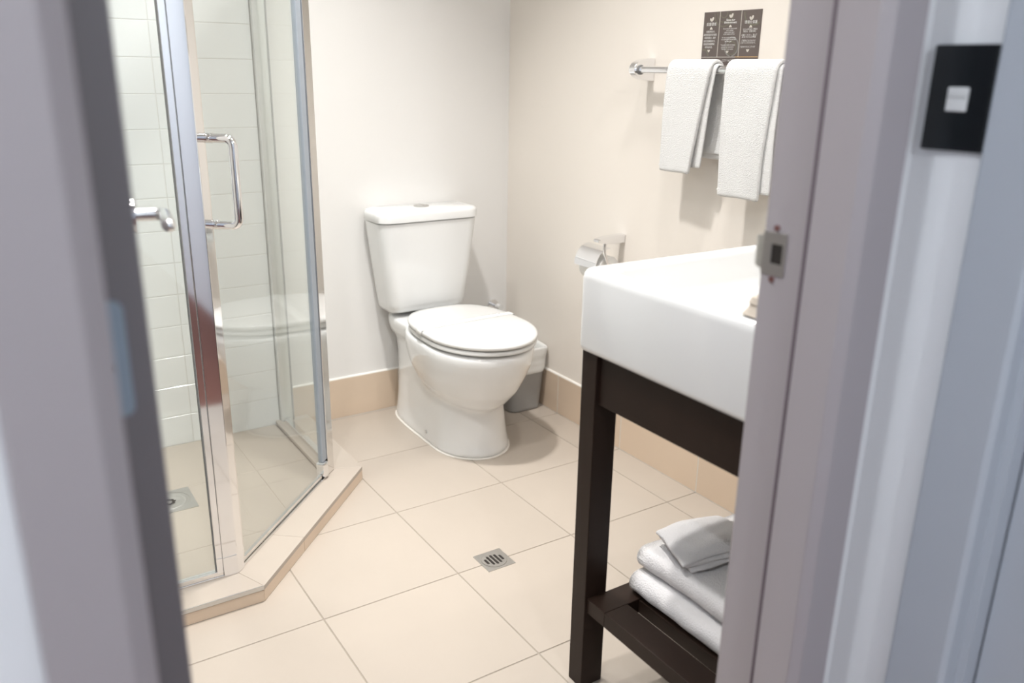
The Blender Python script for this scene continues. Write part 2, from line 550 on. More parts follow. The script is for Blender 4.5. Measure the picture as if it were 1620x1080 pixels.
# door in the angled side
MB().prism(obox(dp(0.0), dp(0.552), 0.020, 0, 0), Z0, Z0 + 0.0055).build('sill_channel', 'bright_alu', sh, smooth=0, bevel=0.0008)
door = MB().prism(obox(dp(0.030), dp(0.496), 0.005, 0, 0), Z0 + 0.016, ZT - 0.02).build('door_glass', 'glass', sh, smooth=0)
MB().prism(obox(dp(0.030), dp(0.484), 0.009, 0, 0), Z0 + 0.0065, Z0 + 0.018).build('drip_seal', 'bright_alu', door, smooth=0, bevel=0.001)
MB().prism(obox(dp(0.0175), dp(0.0305), 0.016, 0, 0), Z0 + 0.012, ZT).build('door_stile', 'bright_alu', sh, smooth=0, bevel=0.0015)
MB().prism(obox(dp(0.488), dp(0.516), 0.014, 0, 0), Z0 + 0.055, ZT).build('hinge_stile', 'grey_gasket', sh, smooth=0, bevel=0.0015)
# D handle on the door
hz0, hz1 = 0.876, 1.057
hd = []
hb = 0.048
for k in range(7):
    a = math.pi / 2 * k / 6
    hd.append((hb + 0.016 * math.sin(a), hz1 - 0.016 * (1 - math.cos(a))))
for k in range(7):
    a = math.pi / 2 * k / 6
    hd.append((hb + 0.016 * math.cos(a), hz0 + 0.016 - 0.016 * math.sin(a)))
ht = 0.026 + 0.013
path = [(*dp(ht, 0.002), hz1)] + [(*dp(ht, o), z) for o, z in hd] + [(*dp(ht, 0.002), hz0)]
h = MB().tube(path, 0.0098, 16).build('handle', 'chrome', door)
for z in (hz0, hz1):
    MB().tube([(*dp(ht, 0.0025), z), (*dp(ht, 0.018), z)], 0.0108, 16).build('collar', 'chrome', h)
    MB().tube([(*dp(ht, -0.0025), z), (*dp(ht, -0.008), z)], 0.0108, 16).build('back_cap', 'chrome', h)
# pivot block at the hinge side
pv = MB().prism(obox(dp(0.486), dp(0.511), 0.030, 0, 0), Z0 + 0.0065, Z0 + 0.054).build('pivot', 'chrome', door, smooth=0, bevel=0.006, seg=3)
# post at the far corner of the angle
MB().prism([dp(0.5175, 0.010), dp(0.556, 0.010), (0.8165, 2.245), (0.7965, 2.245), dp(0.5175, -0.010)], Z0, ZT).build('post', 'bright_alu', sh, smooth=0, bevel=0.0012)
# fixed return panel to the back wall
MB().box(0.8040, 0.8090, 2.2455, YB - 0.03, Z0 + 0.012, ZT - 0.02).build('return_glass', 'glass', sh, smooth=0)
MB().box(0.7965, 0.8165, 2.2455, YB - 0.032, Z0, Z0 + 0.014).build('return_channel', 'bright_alu', sh, smooth=0, bevel=0.0008)
MB().box(0.7905, 0.8285, YB - 0.030, YB - 0.0005, Z0, ZT).build('wall_channel', 'pale_alu', sh, smooth=0, bevel=0.001)
MB().box(0.8285, 0.8325, YB - 0.034, YB - 0.0005, Z0, ZT).build('seal', 'seal', sh, smooth=0)
# head rails
MB().box(XL + 0.0085, 0.376, 1.811, 1.831, ZT, ZT + 0.025).build('head_rail', 'chrome', sh, smooth=0, bevel=0.001)
MB().prism(obox(dp(-0.01), dp(0.555), 0.020, 0, 0), ZT, ZT + 0.025).build('head_rail', 'chrome', sh, smooth=0, bevel=0.001)
MB().box(0.7965, 0.8165, 2.235, YB - 0.001, ZT, ZT + 0.025).build('head_rail', 'chrome', sh, smooth=0, bevel=0.001)

# ------------------------------------------------------------------ floor wastes
def slot_poly(cx, cy, half_len, half_w, n=6):
    pts = []
    for k in range(n + 1):
        a = -math.pi / 2 + math.pi * k / n
        pts.append((cx + half_len - half_w + half_w * math.cos(a), cy + half_w * math.sin(a)))
    for k in range(n + 1):
        a = math.pi / 2 + math.pi * k / n
        pts.append((cx - half_len + half_w + half_w * math.cos(a), cy + half_w * math.sin(a)))
    return pts


def square_drain(cx, cy, z, s, label, slots):
    dr = thing('floor_drain', label, 'drain', (cx, cy, z))
    # square plate with a round seat cut out of it
    n = 32
    outer, inner = [], []
    for k in range(n):
        a = 2 * math.pi * k / n + math.pi / 4
        c, s_ = math.cos(a), math.sin(a)
        q = s / 2 / max(abs(c), abs(s_))
        outer.append((cx + c * q, cy + s_ * q))
        inner.append((cx + c * s * 0.425, cy + s_ * s * 0.425))
    P = MB()
    P.loft([[(x, y, z - 0.002) for x, y in outer], [(x, y, z + 0.0016) for x, y in outer], [(x, y, z + 0.0016) for x, y in inner], [(x, y, z - 0.002) for x, y in inner]], False, False)
    P.build('plate', 'satin', dr, smooth=0)
    if slots:
        bm = bmesh.new()
        R = s * 0.415
        vs_ = []
        ring = [bm.verts.new((cx + R * math.cos(2 * math.pi * k / 40), cy + R * math.sin(2 * math.pi * k / 40), z + 0.0012)) for k in range(40)]
        eds = [bm.edges.new((ring[k], ring[(k + 1) % 40])) for k in range(40)]
        for q, hl in ((-0.66, 0.36), (-0.33, 0.62), (0, 0.68), (0.33, 0.62), (0.66, 0.36)):
            pl = slot_poly(0, 0, R * hl, R * 0.105)
            vv = [bm.verts.new((cx + R * q - b_, cy + a_, z + 0.0012)) for a_, b_ in pl]
            eds += [bm.edges.new((vv[k], vv[(k + 1) % len(vv)])) for k in range(len(vv))]
        bmesh.ops.triangle_fill(bm, use_beauty=True, use_dissolve=False, edges=eds)
        # remove triangles inside slots
        kill = []
        for f_ in bm.faces:
            c_ = f_.calc_center_median()
            for q, hl in ((-0.66, 0.36), (-0.33, 0.62), (0, 0.68), (0.33, 0.62), (0.66, 0.36)):
                if abs(c_.x - (cx + R * q)) < R * 0.105 and abs(c_.y - cy) < R * hl - R * 0.02:
                    kill.append(f_)
                    break
        bmesh.ops.delete(bm, geom=kill, context='FACES_ONLY')
        g = MB()
        bm.verts.index_update()
        g.add([v.co[:] for v in bm.verts], [[v.index for v in f_.verts] for f_ in bm.faces])
        bm.free()
        ob = g.build('grate', 'satin', dr, smooth=0)
        sd = ob.modifiers.new('thick', 'SOLIDIFY')
        sd.thickness = 0.002
        sd.offset = 0
    else:
        P = MB()
        rings = []
        for q, hz in ((1.0, 0.001), (0.9, 0.0005), (0.82, 0.0025), (0.72, 0.0008), (0.6, 0.0025), (0.45, 0.001), (0.38, 0.0), (0.0, 0.0)):
            R = s * 0.42 * max(q, 0.01)
            rings.append([(cx + R * math.cos(2 * math.pi * k / 32), cy + R * math.sin(2 * math.pi * k / 32), z + hz) for k in range(32)])
        P.loft(rings, False, True)
        P.build('dished_plate', 'satin', dr)
        for k in range(8):
            a = 2 * math.pi * k / 8
            c, s_ = math.cos(a), math.sin(a)
            q = s * 0.42 * 0.24
            MB().prism([(cx + c * q + 0.006 * math.cos(a + t), cy + s_ * q + 0.004 * math.sin(a + t)) for t in (0.3, 1.3, 2.3, 3.3, 4.3, 5.3)], z, z + 0.0012).build('drain_hole', 'dark', dr, smooth=0)
    return dr


# pit below the waste grate, tile edges around it
square_drain(0.997, 1.594, 0.0, 0.080, 'square steel floor drain with slotted round grate in the middle of the floor', True)
pit = MB().loft([[(0.997 + 0.033 * math.cos(2 * math.pi * k / 24), 1.594 + 0.033 * math.sin(2 * math.pi * k / 24), 0.0004) for k in range(24)],
                 [(0.997 + 0.032 * math.cos(2 * math.pi * k / 24), 1.594 + 0.032 * math.sin(2 * math.pi * k / 24), 0.0002) for k in range(24)]], True, True).build('drain_well', 'dark', bpy.data.objects['floor_drain'], smooth=0)
square_drain(0.346, 2.286, 0.0273, 0.133, 'square dished steel drain in the shower floor behind the glass', False)

# ------------------------------------------------------------------ toilet
TX = 1.308


def egg(w_, yf, yc, yb, z, n=56, nb=3.0, cx=TX, nf=1.95):
    pts = []
    for k in range(n):
        a = 2 * math.pi * k / n
        c, s = math.cos(a), math.sin(a)
        e = nf if s < 0 else nb
        x = cx + w_ * math.copysign(abs(c) ** (2 / e), c)
        y = yc + (yc - yf if s < 0 else yb - yc) * math.copysign(abs(s) ** (2 / e), s)
        pts.append((x, y, z))
    return pts


toi = thing('toilet', 'white ceramic close-coupled toilet with its lid down against the back wall', 'toilet', (TX, 2.36, 0.0))
pan = MB()
pan.loft([egg(.02, 2.19, 2.25, 2.30, .135), egg(.075, 2.135, 2.25, 2.36, .150), egg(.110, 2.095, 2.25, 2.42, .178), egg(.142, 2.055, 2.245, 2.46, .222), egg(.163, 2.027, 2.24, 2.485, .272),
          egg(.174, 2.006, 2.225, 2.50, .32), egg(.178, 1.998, 2.22, 2.505, .35), egg(.178, 1.997, 2.22, 2.505, .372), egg(.174, 2.003, 2.22, 2.50, .379)])
pan.loft([egg(.129, 2.106, 2.26, 2.645, .0, nb=5), egg(.129, 2.106, 2.26, 2.645, .012, nb=5), egg(.124, 2.114, 2.26, 2.645, .03, nb=5), egg(.117, 2.124, 2.26, 2.645, .08, nb=5), egg(.112, 2.132, 2.26, 2.645, .14, nb=5),
          egg(.110, 2.137, 2.26, 2.645, .19, nb=5), egg(.110, 2.19, 2.30, 2.645, .25, nb=5), egg(.112, 2.25, 2.36, 2.645, .30, nb=5), egg(.116, 2.28, 2.40, 2.645, .35, nb=5), egg(.115, 2.29, 2.40, 2.643, .366, nb=5)])
pan.loft([egg(.108, 2.30, 2.45, 2.64, .30, nb=6), egg(.130, 2.30, 2.45, 2.642, .335, nb=6), egg(.135, 2.30, 2.45, 2.642, .36, nb=6), egg(.135, 2.30, 2.45, 2.642, .378, nb=6), egg(.131, 2.31, 2.45, 2.64, .384, nb=6)])
po = pan.build('pan', 'ceramic', toi, smooth=180)
rm = po.modifiers.new('fuse', 'REMESH')
rm.mode = 'VOXEL'
rm.voxel_size = 0.0042
rm.use_smooth_shade = True
sm = po.modifiers.new('soften', 'SMOOTH')
sm.factor = 0.5
sm.iterations = 45
# seat ring and lid
SX = TX + .004
MB().loft([egg(.166, 2.010, 2.205, 2.470, .3835, cx=SX), egg(.1765, 1.995, 2.205, 2.478, .3865, cx=SX), egg(.1775, 1.993, 2.205, 2.479, .394, cx=SX), egg(.1745, 1.998, 2.205, 2.475, .3995, cx=SX)]).build('seat', 'seat', toi, smooth=60)
lidr = [egg(.172, 2.001, 2.205, 2.478, .4015, cx=SX), egg(.178, 1.992, 2.205, 2.484, .4045, cx=SX), egg(.1795, 1.990, 2.205, 2.486, .410, cx=SX), egg(.178, 1.992, 2.205, 2.484, .4155, cx=SX), egg(.173, 1.999, 2.205, 2.480, .4190, cx=SX)]
for q, hz in ((.92, .4205), (.8, .4213), (.55, .4218), (.25, .4220), (.02, .4220)):
    lidr.append(egg(.1795 * q, 2.205 - .215 * q, 2.205, 2.205 + .281 * q, hz, cx=SX))
MB().loft(lidr).build('seat_lid', 'seat', toi, smooth=60)
for sx in (-1, 1):
    MB().tube([(TX + sx * 0.075 - 0.018, 2.489, .396), (TX + sx * 0.075 + 0.018, 2.489, .396)], 0.0105, 12).build('seat_hinge', 'seat', toi)
# cistern
CX0, CX1 = 1.119, 1.492
cis = []
for z, dx, y0, r in ((.398, .052, 2.545, .03), (.400, .046, 2.535, .035), (.410, .040, 2.522, .04), (.430, .0365, 2.517, .042), (.55, .020, 2.511, .042), (.66, .006, 2.507, .042), (.712, 0.0, 2.505, .042)):
    cis.append(rrect(CX0 + dx, CX1 - dx, y0, YB - 0.004, r, z))
# square off the wall-side corners
def wallside(ring):
    return [(x, min(y, YB - 0.001), z) for x, y, z in ring]


ci = MB().loft(cis).build('cistern', 'ceramic', toi, smooth=60)
lid = [rrect(CX0 - .001, CX1 + .001, 2.504, YB - 0.003, .042, .7145), rrect(CX0 - .004, CX1 + .004, 2.500, YB - 0.003, .044, .7165), rrect(CX0 - .004, CX1 + .004, 2.500, YB - 0.003, .044, .738),
       rrect(CX0 - .002, CX1 + .002, 2.502, YB - 0.004, .043, .745), rrect(CX0 + .004, CX1 - .004, 2.508, YB - 0.008, .04, .750), rrect(CX0 + .02, CX1 - .02, 2.52, YB - 0.02, .03, .7525)]
cl = MB().loft(lid).build('cistern_lid', 'ceramic', toi, smooth=60)
cb = MB()
rings = []
for q, hz in ((1, 0), (1, .003), (.92, .0045), (.86, .0038), (.82, .0048), (.4, .0052), (.02, .0052)):
    rings.append([(TX + .002 + .027 * q * math.cos(2 * math.pi * k / 32), 2.592 + .027 * q * math.sin(2 * math.pi * k / 32), .752 + hz) for k in range(32)])
cb.loft(rings)
bt = cb.build('flush_button', 'satin', cl)
MB().box(TX + .0015, TX + .0028, 2.569, 2.615, .7565, .7576).build('button_split', 'seal', bt, smooth=0)
# little fixing bolt under the tank and the floor-fixing notch
MB().tube([(1.195, 2.60, .375), (1.195, 2.60, .399)], 0.009, 10).build('tank_bolt', 'seat', toi)
MB().tube([(TX - 0.1275, 2.335, .033), (TX - 0.118, 2.335, .036)], 0.006, 10).build('fixing_screw', 'satin', toi)
MB().loft([egg(.1318, 2.103, 2.26, 2.648, .0003, nb=5), egg(.1315, 2.1035, 2.26, 2.6475, .003, nb=5)]).build('silicone_bead', 'caulk', toi)

# paper band over the closed lid
band = MB()
yb0, yb1 = 2.262, 2.296
NB = 28
up_, lo_ = [], []
for k in range(NB + 1):
    t = -1 + 2 * k / NB
    x = SX + 0.1825 * math.sin(t * math.pi / 2)
    q = abs(x - TX) / 0.1795
    z = .4229 - max(0, q - 0.55) ** 2 * 0.012
    if k in (0, NB):
        z = .406
    elif k in (1, NB - 1):
        z = .4165
    up_.append((x, z))
for k, (x, z) in enumerate(up_):
    sk = 0.05 * (x - TX)
    band.v += [(x, yb0 + sk, z + .0004), (x, yb1 + sk, z + .0004)]
for k in range(NB):
    band.f.append((2 * k, 2 * k + 2, 2 * k + 3, 2 * k + 1))
bo = band.build('paper_band', 'paper', None, smooth=60)
sd = bo.modifiers.new('thick', 'SOLIDIFY')
sd.thickness = 0.0004
tag(bo, 'printed white paper hygiene strip lying across the closed toilet lid', 'paper strip')
pr = MB()
rr = random.Random(3)
for k in range(46):
    x = TX - 0.15 + 0.30 * k / 45
    y = yb0 + 0.05 * (x - TX) + rr.choice((0.006, 0.017, 0.028)) + rr.uniform(-.002, .002)
    l = rr.uniform(0.0012, 0.004)
    if rr.random() < 0.12:
        l2 = 0.0022
    else:
        l2 = 0.0007
    q = abs(x - TX) / 0.1795
    z = .4229 - max(0, q - 0.55) ** 2 * 0.012 + .0012
    pr.box(x, x + l, y, y + l2, z - .0004, z)
pr.build('print', 'print_ink', bo, smooth=0)['kind'] = 'stuff'

# water stop valve on the back wall
vl = thing('stop_valve', 'small white water stop valve on the back wall beside the toilet', 'valve', (1.652, YB, 0.335))
MB().tube([(1.652, YB, .335), (1.652, YB - .006, .335)], 0.022, 20).build('escutcheon', 'chrome', vl)
MB().tube([(1.652, YB - .005, .335), (1.652, YB - .045, .337)], 0.008, 12).build('stem', 'chrome', vl)
MB().tube([(1.652, YB - .040, .336), (1.652, YB - .062, .337)], [0.0125, 0.0115], 12).build('knob', 'seat', vl)

# ------------------------------------------------------------------ waste bin with liner
bn = thing('waste_bin', 'small grey plastic waste bin with white liner in the corner by the toilet', 'bin', (1.60, 2.49, 0))
def bin_ring(t, z, ex=0.0, r=.03):
    return rrect(1.557 - .022 * t - ex, 1.690 + .016 * t + ex, 2.378 - .020 * t - ex, 2.575 + .02 * t + ex, r + ex, z)


MB().loft([bin_ring(0, .0, -.004), bin_ring(0, .004), bin_ring(.02, .012), bin_ring(.9, .235), bin_ring(.95, .236), bin_ring(.95, .24), bin_ring(.88, .24, -.003), bin_ring(.1, .012, -.003), bin_ring(.1, .01, -.02)], True, True).build('body', 'bin', bn, smooth=50)
ln = MB()
rings = []
for k, (t, z, ex) in enumerate(((.62, .150, .0015), (.66, .160, .003), (.7, .172, .002), (.75, .186, .0045), (.8, .20, .002), (.86, .215, .0045), (.92, .228, .003), (.96, .240, .004), (.97, .2465, .003), (.95, .2475, -.004), (.8, .235, -.01), (.5, .15, -.01), (.3, .08, -.012))):
    base = bin_ring(t, z, ex)
    out = []
    for i_, p in enumerate(base):
        q = noise.noise(Vector((p[0] * 45, p[1] * 45, z * 60)))
        q2 = noise.noise(Vector((p[0] * 18 + 3, p[1] * 18, 7)))
        c = Vector((1.62, 2.476))
        dirv = (Vector((p[0], p[1])) - c).normalized()
        amp = .0025 if k not in (0,) else 0.0005
        out.append((p[0] + dirv.x * q * amp, p[1] + dirv.y * q * amp, z + q2 * (.006 if k < 7 else .012) + (max(0, (p[1] - 2.45)) * .12 if 6 < k < 10 else 0) + (0.004 * math.sin(p[0] * 60) if k < 6 else 0)))
    rings.append(out)
ln.loft(rings, False, True)
lo = ln.build('liner', 'liner', bn, smooth=70)
ss = lo.modifiers.new('ss', 'SUBSURF')
ss.levels = ss.render_levels = 1

# ------------------------------------------------------------------ vanity: ceramic basin on a dark timber stand
VX0, VX1, VY0, VY1 = 0.89, 1.693, 0.675, 1.147
vs_stand = thing('vanity_stand', 'dark-stained timber washstand frame with slatted lower shelf under the basin', 'washstand', (1.29, 0.91, 0))
for lx0, lx1 in ((0.900, 0.953), (1.632, 1.685)):
    for ly0, ly1 in ((1.100, 1.142), (0.680, 0.722)):
        MB().box(lx0, lx1, ly0, ly1, 0.0, 0.719).build('leg', 'dark_wood', vs_stand, smooth=0, bevel=0.0015)
MB().box(0.908, 0.930, 0.722, 1.100, 0.624, 0.719).build('apron', 'dark_wood', vs_stand, smooth=0, bevel=0.001)
MB().box(1.655, 1.677, 0.722, 1.100, 0.624, 0.719).build('apron', 'dark_wood', vs_stand, smooth=0, bevel=0.001)
MB().box(0.953, 1.632, 1.112, 1.134, 0.624, 0.719).build('apron', 'dark_wood', vs_stand, smooth=0, bevel=0.001)
MB().box(0.953, 1.632, 0.688, 0.710, 0.624, 0.719).build('apron', 'dark_wood', vs_stand, smooth=0, bevel=0.001)
shelf = MB().box(0.9055, 1.6795, 1.046, 1.1005, 0.180, 0.212).build('shelf_rail', 'dark_wood', vs_stand, smooth=0, bevel=0.001)
MB().box(0.9055, 1.6795, 0.722, 0.774, 0.180, 0.212).build('shelf_rail', 'dark_wood', vs_stand, smooth=0, bevel=0.001)
MB().box(0.9055, 0.9625, 0.7745, 1.0455, 0.180, 0.212).build('shelf_rail', 'dark_wood', vs_stand, smooth=0, bevel=0.001)
MB().box(1.6225, 1.6795, 0.7745, 1.0455, 0.180, 0.212).build('shelf_rail', 'dark_wood', vs_stand, smooth=0, bevel=0.001)
for k in range(8):
    x = 0.992 + k * 0.0790
    MB().box(x, x + 0.050, 0.7745, 1.0455, 0.181, 0.210).build('slat', 'dark_wood', vs_stand, smooth=0, bevel=0.001)

bas = []
for z, ins_, r in ((.7205, .010, .012), (.722, .004, .014), (.727, .001, .015), (.733, .0, .016), (.855, .0, .016), (.864, .0015, .016), (.870, .005, .015), (.873, .011, .014), (.8735, .02, .02), (.8725, .027, .03), (.870, .031, .035), (.862, .034, .04), (.82, .045, .05), (.806, .055, .055), (.80, .08, .06), (.796, .16, .05)):
    bas.append(rrect(VX0 + ins_, VX1 - ins_, VY0 + ins_ + (0.075 if ins_ > .025 else 0.0), VY1 - ins_, r, z, 8))
basin = thing('basin', 'white rectangular ceramic vanity basin with rounded rim on the dark stand', 'basin', (1.29, 0.91, .7205))
MB().loft(bas).build('bowl', 'ceramic', basin, smooth=50)
MB().loft([[(1.29 + .03 * q * math.cos(2 * math.pi * k / 24), .93 + .03 * q * math.sin(2 * math.pi * k / 24), .7965 + hz) for k in range(24)] for q, hz in ((1, 0), (.95, .003), (.5, .0045), (.02, .005))]).build('waste', 'chrome', basin)

# soap on the rim
so = MB().loft([rrect(.905, .975, .742, .782, .012, .8737), rrect(.900, .980, .737, .788, .012, .8765), rrect(.904, .976, .741, .784, .012, .884), rrect(.907, .973, .744, .781, .012, .890), rrect(.905, .975, .742, .783, .012, .893), rrect(.908, .972, .745, .780, .012, .902)])
tag(so.build('soap', 'soap', None, smooth=40), 'small beige wrapped soap on the basin rim beside the door frame', 'soap')

# ------------------------------------------------------------------ folded towels on the shelf
def folded_towel(name, x0, x1, y0, y1, z0, z1, label, seed, group, sag=0.0, lip=True):
    """a towel folded to a pad: rounded fold on the -x side, layered edges"""
    h = z1 - z0
    ny = 30
    cs = []
    nA = 12
    # cross-section (x, z) counter-clockwise: bottom left->right, right edge, top right->left, left fold
    for k in range(11):
        cs.append((x0 + h / 2 + (x1 - h / 2 - x0 - h / 2) * k / 10, z0))
    for k in range(1, 8):
        a = -math.pi / 2 + math.pi * k / 8
        cs.append((x1 - h / 2 + h / 2 * math.cos(a), (z0 + z1) / 2 + h / 2 * math.sin(a)))
    for k in range(11):
        cs.append((x1 - h / 2 - (x1 - h / 2 - x0 - h / 2) * k / 10, z1))
    for k in range(1, 8):
        a = math.pi / 2 + math.pi * k / 8
        cs.append((x0 + h / 2 + h / 2 * math.cos(a), (z0 + z1) / 2 + h / 2 * math.sin(a)))
    rings = []
    xm, zm = (x0 + x1) / 2, (z0 + z1) / 2
    end = [0.0, .25, .55, .8, .93, 1.0]
    ysamp = []
    r = h / 2
    for e in end:
        ysamp.append((y0 + r * (1 - math.sqrt(max(0, 1 - (1 - e) ** 2))), e))
    for k in range(1, ny):
        ysamp.append((y0 + r + (y1 - y0 - 2 * r) * k / ny, 1.0))
    for e in reversed(end):
        ysamp.append((y1 - r * (1 - math.sqrt(max(0, 1 - (1 - e) ** 2))), e))
    for y, e in ysamp:
        hs = max(0.12, math.sqrt(max(0, 1 - (1 - e) ** 2)))
        ring = []
        for x, z in cs:
            zz = zm + (z - zm) * hs
            xx = x
            nz = noise.noise(Vector((x * 9 + seed, y * 9, seed)))
            n2 = noise.noise(Vector((x * 28 + seed, y * 28, z * 40)))
            if z > z0 + 0.3 * h:
                zz += (nz * 0.006 + n2 * 0.002) * hs
                zz -= sag * max(0, 1 - (x - x0) / 0.06)
            xx += n2 * 0.0025 + noise.noise(Vector((y * 6, seed, 0))) * 0.006 * (1 if x < xm else -1)
            ring.append((xx, y + n2 * 0.002, max(zz, z0)))
        rings.append(ring)
    t = thing(name, label, 'towel', ((x0 + x1) / 2, (y0 + y1) / 2, z0), group)
    MB().loft(rings).build('terry', 'towel2', t, smooth=180)
    return t


folded_towel('folded_towel', 0.990, 1.345, 0.735, 1.076, 0.2125, 0.255, 'folded white bath towel at the bottom of the shelf stack', 1.0, 'towels stacked on the washstand shelf')
folded_towel('folded_towel', 1.012, 1.335, 0.745, 1.080, 0.2605, 0.301, 'folded white bath towel in the middle of the shelf stack', 4.3, 'towels stacked on the washstand shelf')


def hand_cloth():
    t = thing('folded_towel', 'crumpled white hand towel folded on top of the shelf stack', 'towel', (1.13, 1.0, 0.306), 'towels stacked on the washstand shelf')
    def sheet(name, quad, z, amp, seed, thick, lift=None, nu=22, nv=22):
        P = MB()
        q0, q1, q2, q3 = [Vector(q) for q in quad]
        for i in range(nu + 1):
            for j in range(nv + 1):
                u, v = i / nu, j / nv
                p = (q0 * (1 - u) + q1 * u) * (1 - v) + (q3 * (1 - u) + q2 * u) * v
                e = min(u, 1 - u, v, 1 - v)
                nn = noise.noise(Vector((p.x * 16 + seed, p.y * 16, seed))) * amp
                zz = z + nn + 0.010 * min(1, e * 6) + (lift(u, v) if lift else 0)
                wob = noise.noise(Vector((p.x * 20, p.y * 20, seed + 5))) * 0.005
                P.v.append((p.x + wob, p.y + wob, zz))
        for i in range(nu):
            for j in range(nv):
                a = i * (nv + 1) + j
                P.f.append((a, a + 1, a + nv + 2, a + nv + 1))
        ob = P.build(name, 'towel2', t, smooth=180)
        s = ob.modifiers.new('thick', 'SOLIDIFY')
        s.thickness = thick
        s.offset = 1
        b = ob.modifiers.new('ss', 'SUBSURF')
        b.levels = b.render_levels = 1
        return ob
    return t, sheet


hc, sheet = hand_cloth()
hq = [(1.050, 1.075), (1.014, 0.955), (1.25, 0.925), (1.205, 1.05)]
sheet('lower_layer', [(1.062, 1.068), (1.030, 0.950), (1.27, 0.915), (1.20, 1.04)], 0.3135, 0.002, 2.0, 0.007)
sheet('middle_layer', [(1.056, 1.072), (1.020, 0.956), (1.26, 0.922), (1.20, 1.045)], 0.3225, 0.002, 3.0, 0.007)
sheet('upper_layer', [(1.050, 1.076), (1.012, 0.958), (1.25, 0.930), (1.205, 1.052)], 0.3315, 0.006, 6.0, 0.008, lambda u, v: 0.010 * math.sin(math.pi * v) * (1 - u))

# ------------------------------------------------------------------ towel rail and towels
RX, RZ, RR = 1.661, 1.2085, 0.0098
rail = thing('towel_rail', 'chrome towel rail with curved end brackets on the right wall', 'towel rail', (XR, 1.60, RZ))


def d_bracket(y0, y1, zc, hh, out, nose=0.5):
    prof = [(XR - 0.0005, zc - hh), (XR - 0.0005, zc + hh)]
    arc = []
    for k in range(15):
        a = math.pi / 2 - math.pi * k / 14
        c, s = math.cos(a), math.sin(a)
        arc.append((XR - out * abs(c) ** 0.75 - 0.0005 if k not in (0, 14) else XR - 0.002, zc + hh * math.copysign(abs(s) ** 1.0, s)))
    poly = [prof[0]] + list(reversed(arc)) + [prof[1]] if False else arc
    poly = [(XR - 0.0005, zc + hh)] + arc + [(XR - 0.0005, zc - hh)]
    return MB().loft([[(x, y0, z) for x, z in poly], [(x, y1, z) for x, z in poly]])


d_bracket(1.900, 1.924, RZ + .001, 0.031, 0.077).build('bracket', 'chrome', rail, smooth=40, bevel=0.0012)
d_bracket(1.286, 1.310, RZ + .001, 0.031, 0.077).build('bracket', 'chrome', rail, smooth=40, bevel=0.0012)
MB().tube([(RX, 1.305, RZ), (RX, 1.903, RZ)], RR, 24).build('bar', 'chrome', rail)
MB().tube([(RX, 1.8975, RZ), (RX, 1.9005, RZ)], RR + 0.0035, 24).build('collar', 'seal', rail)


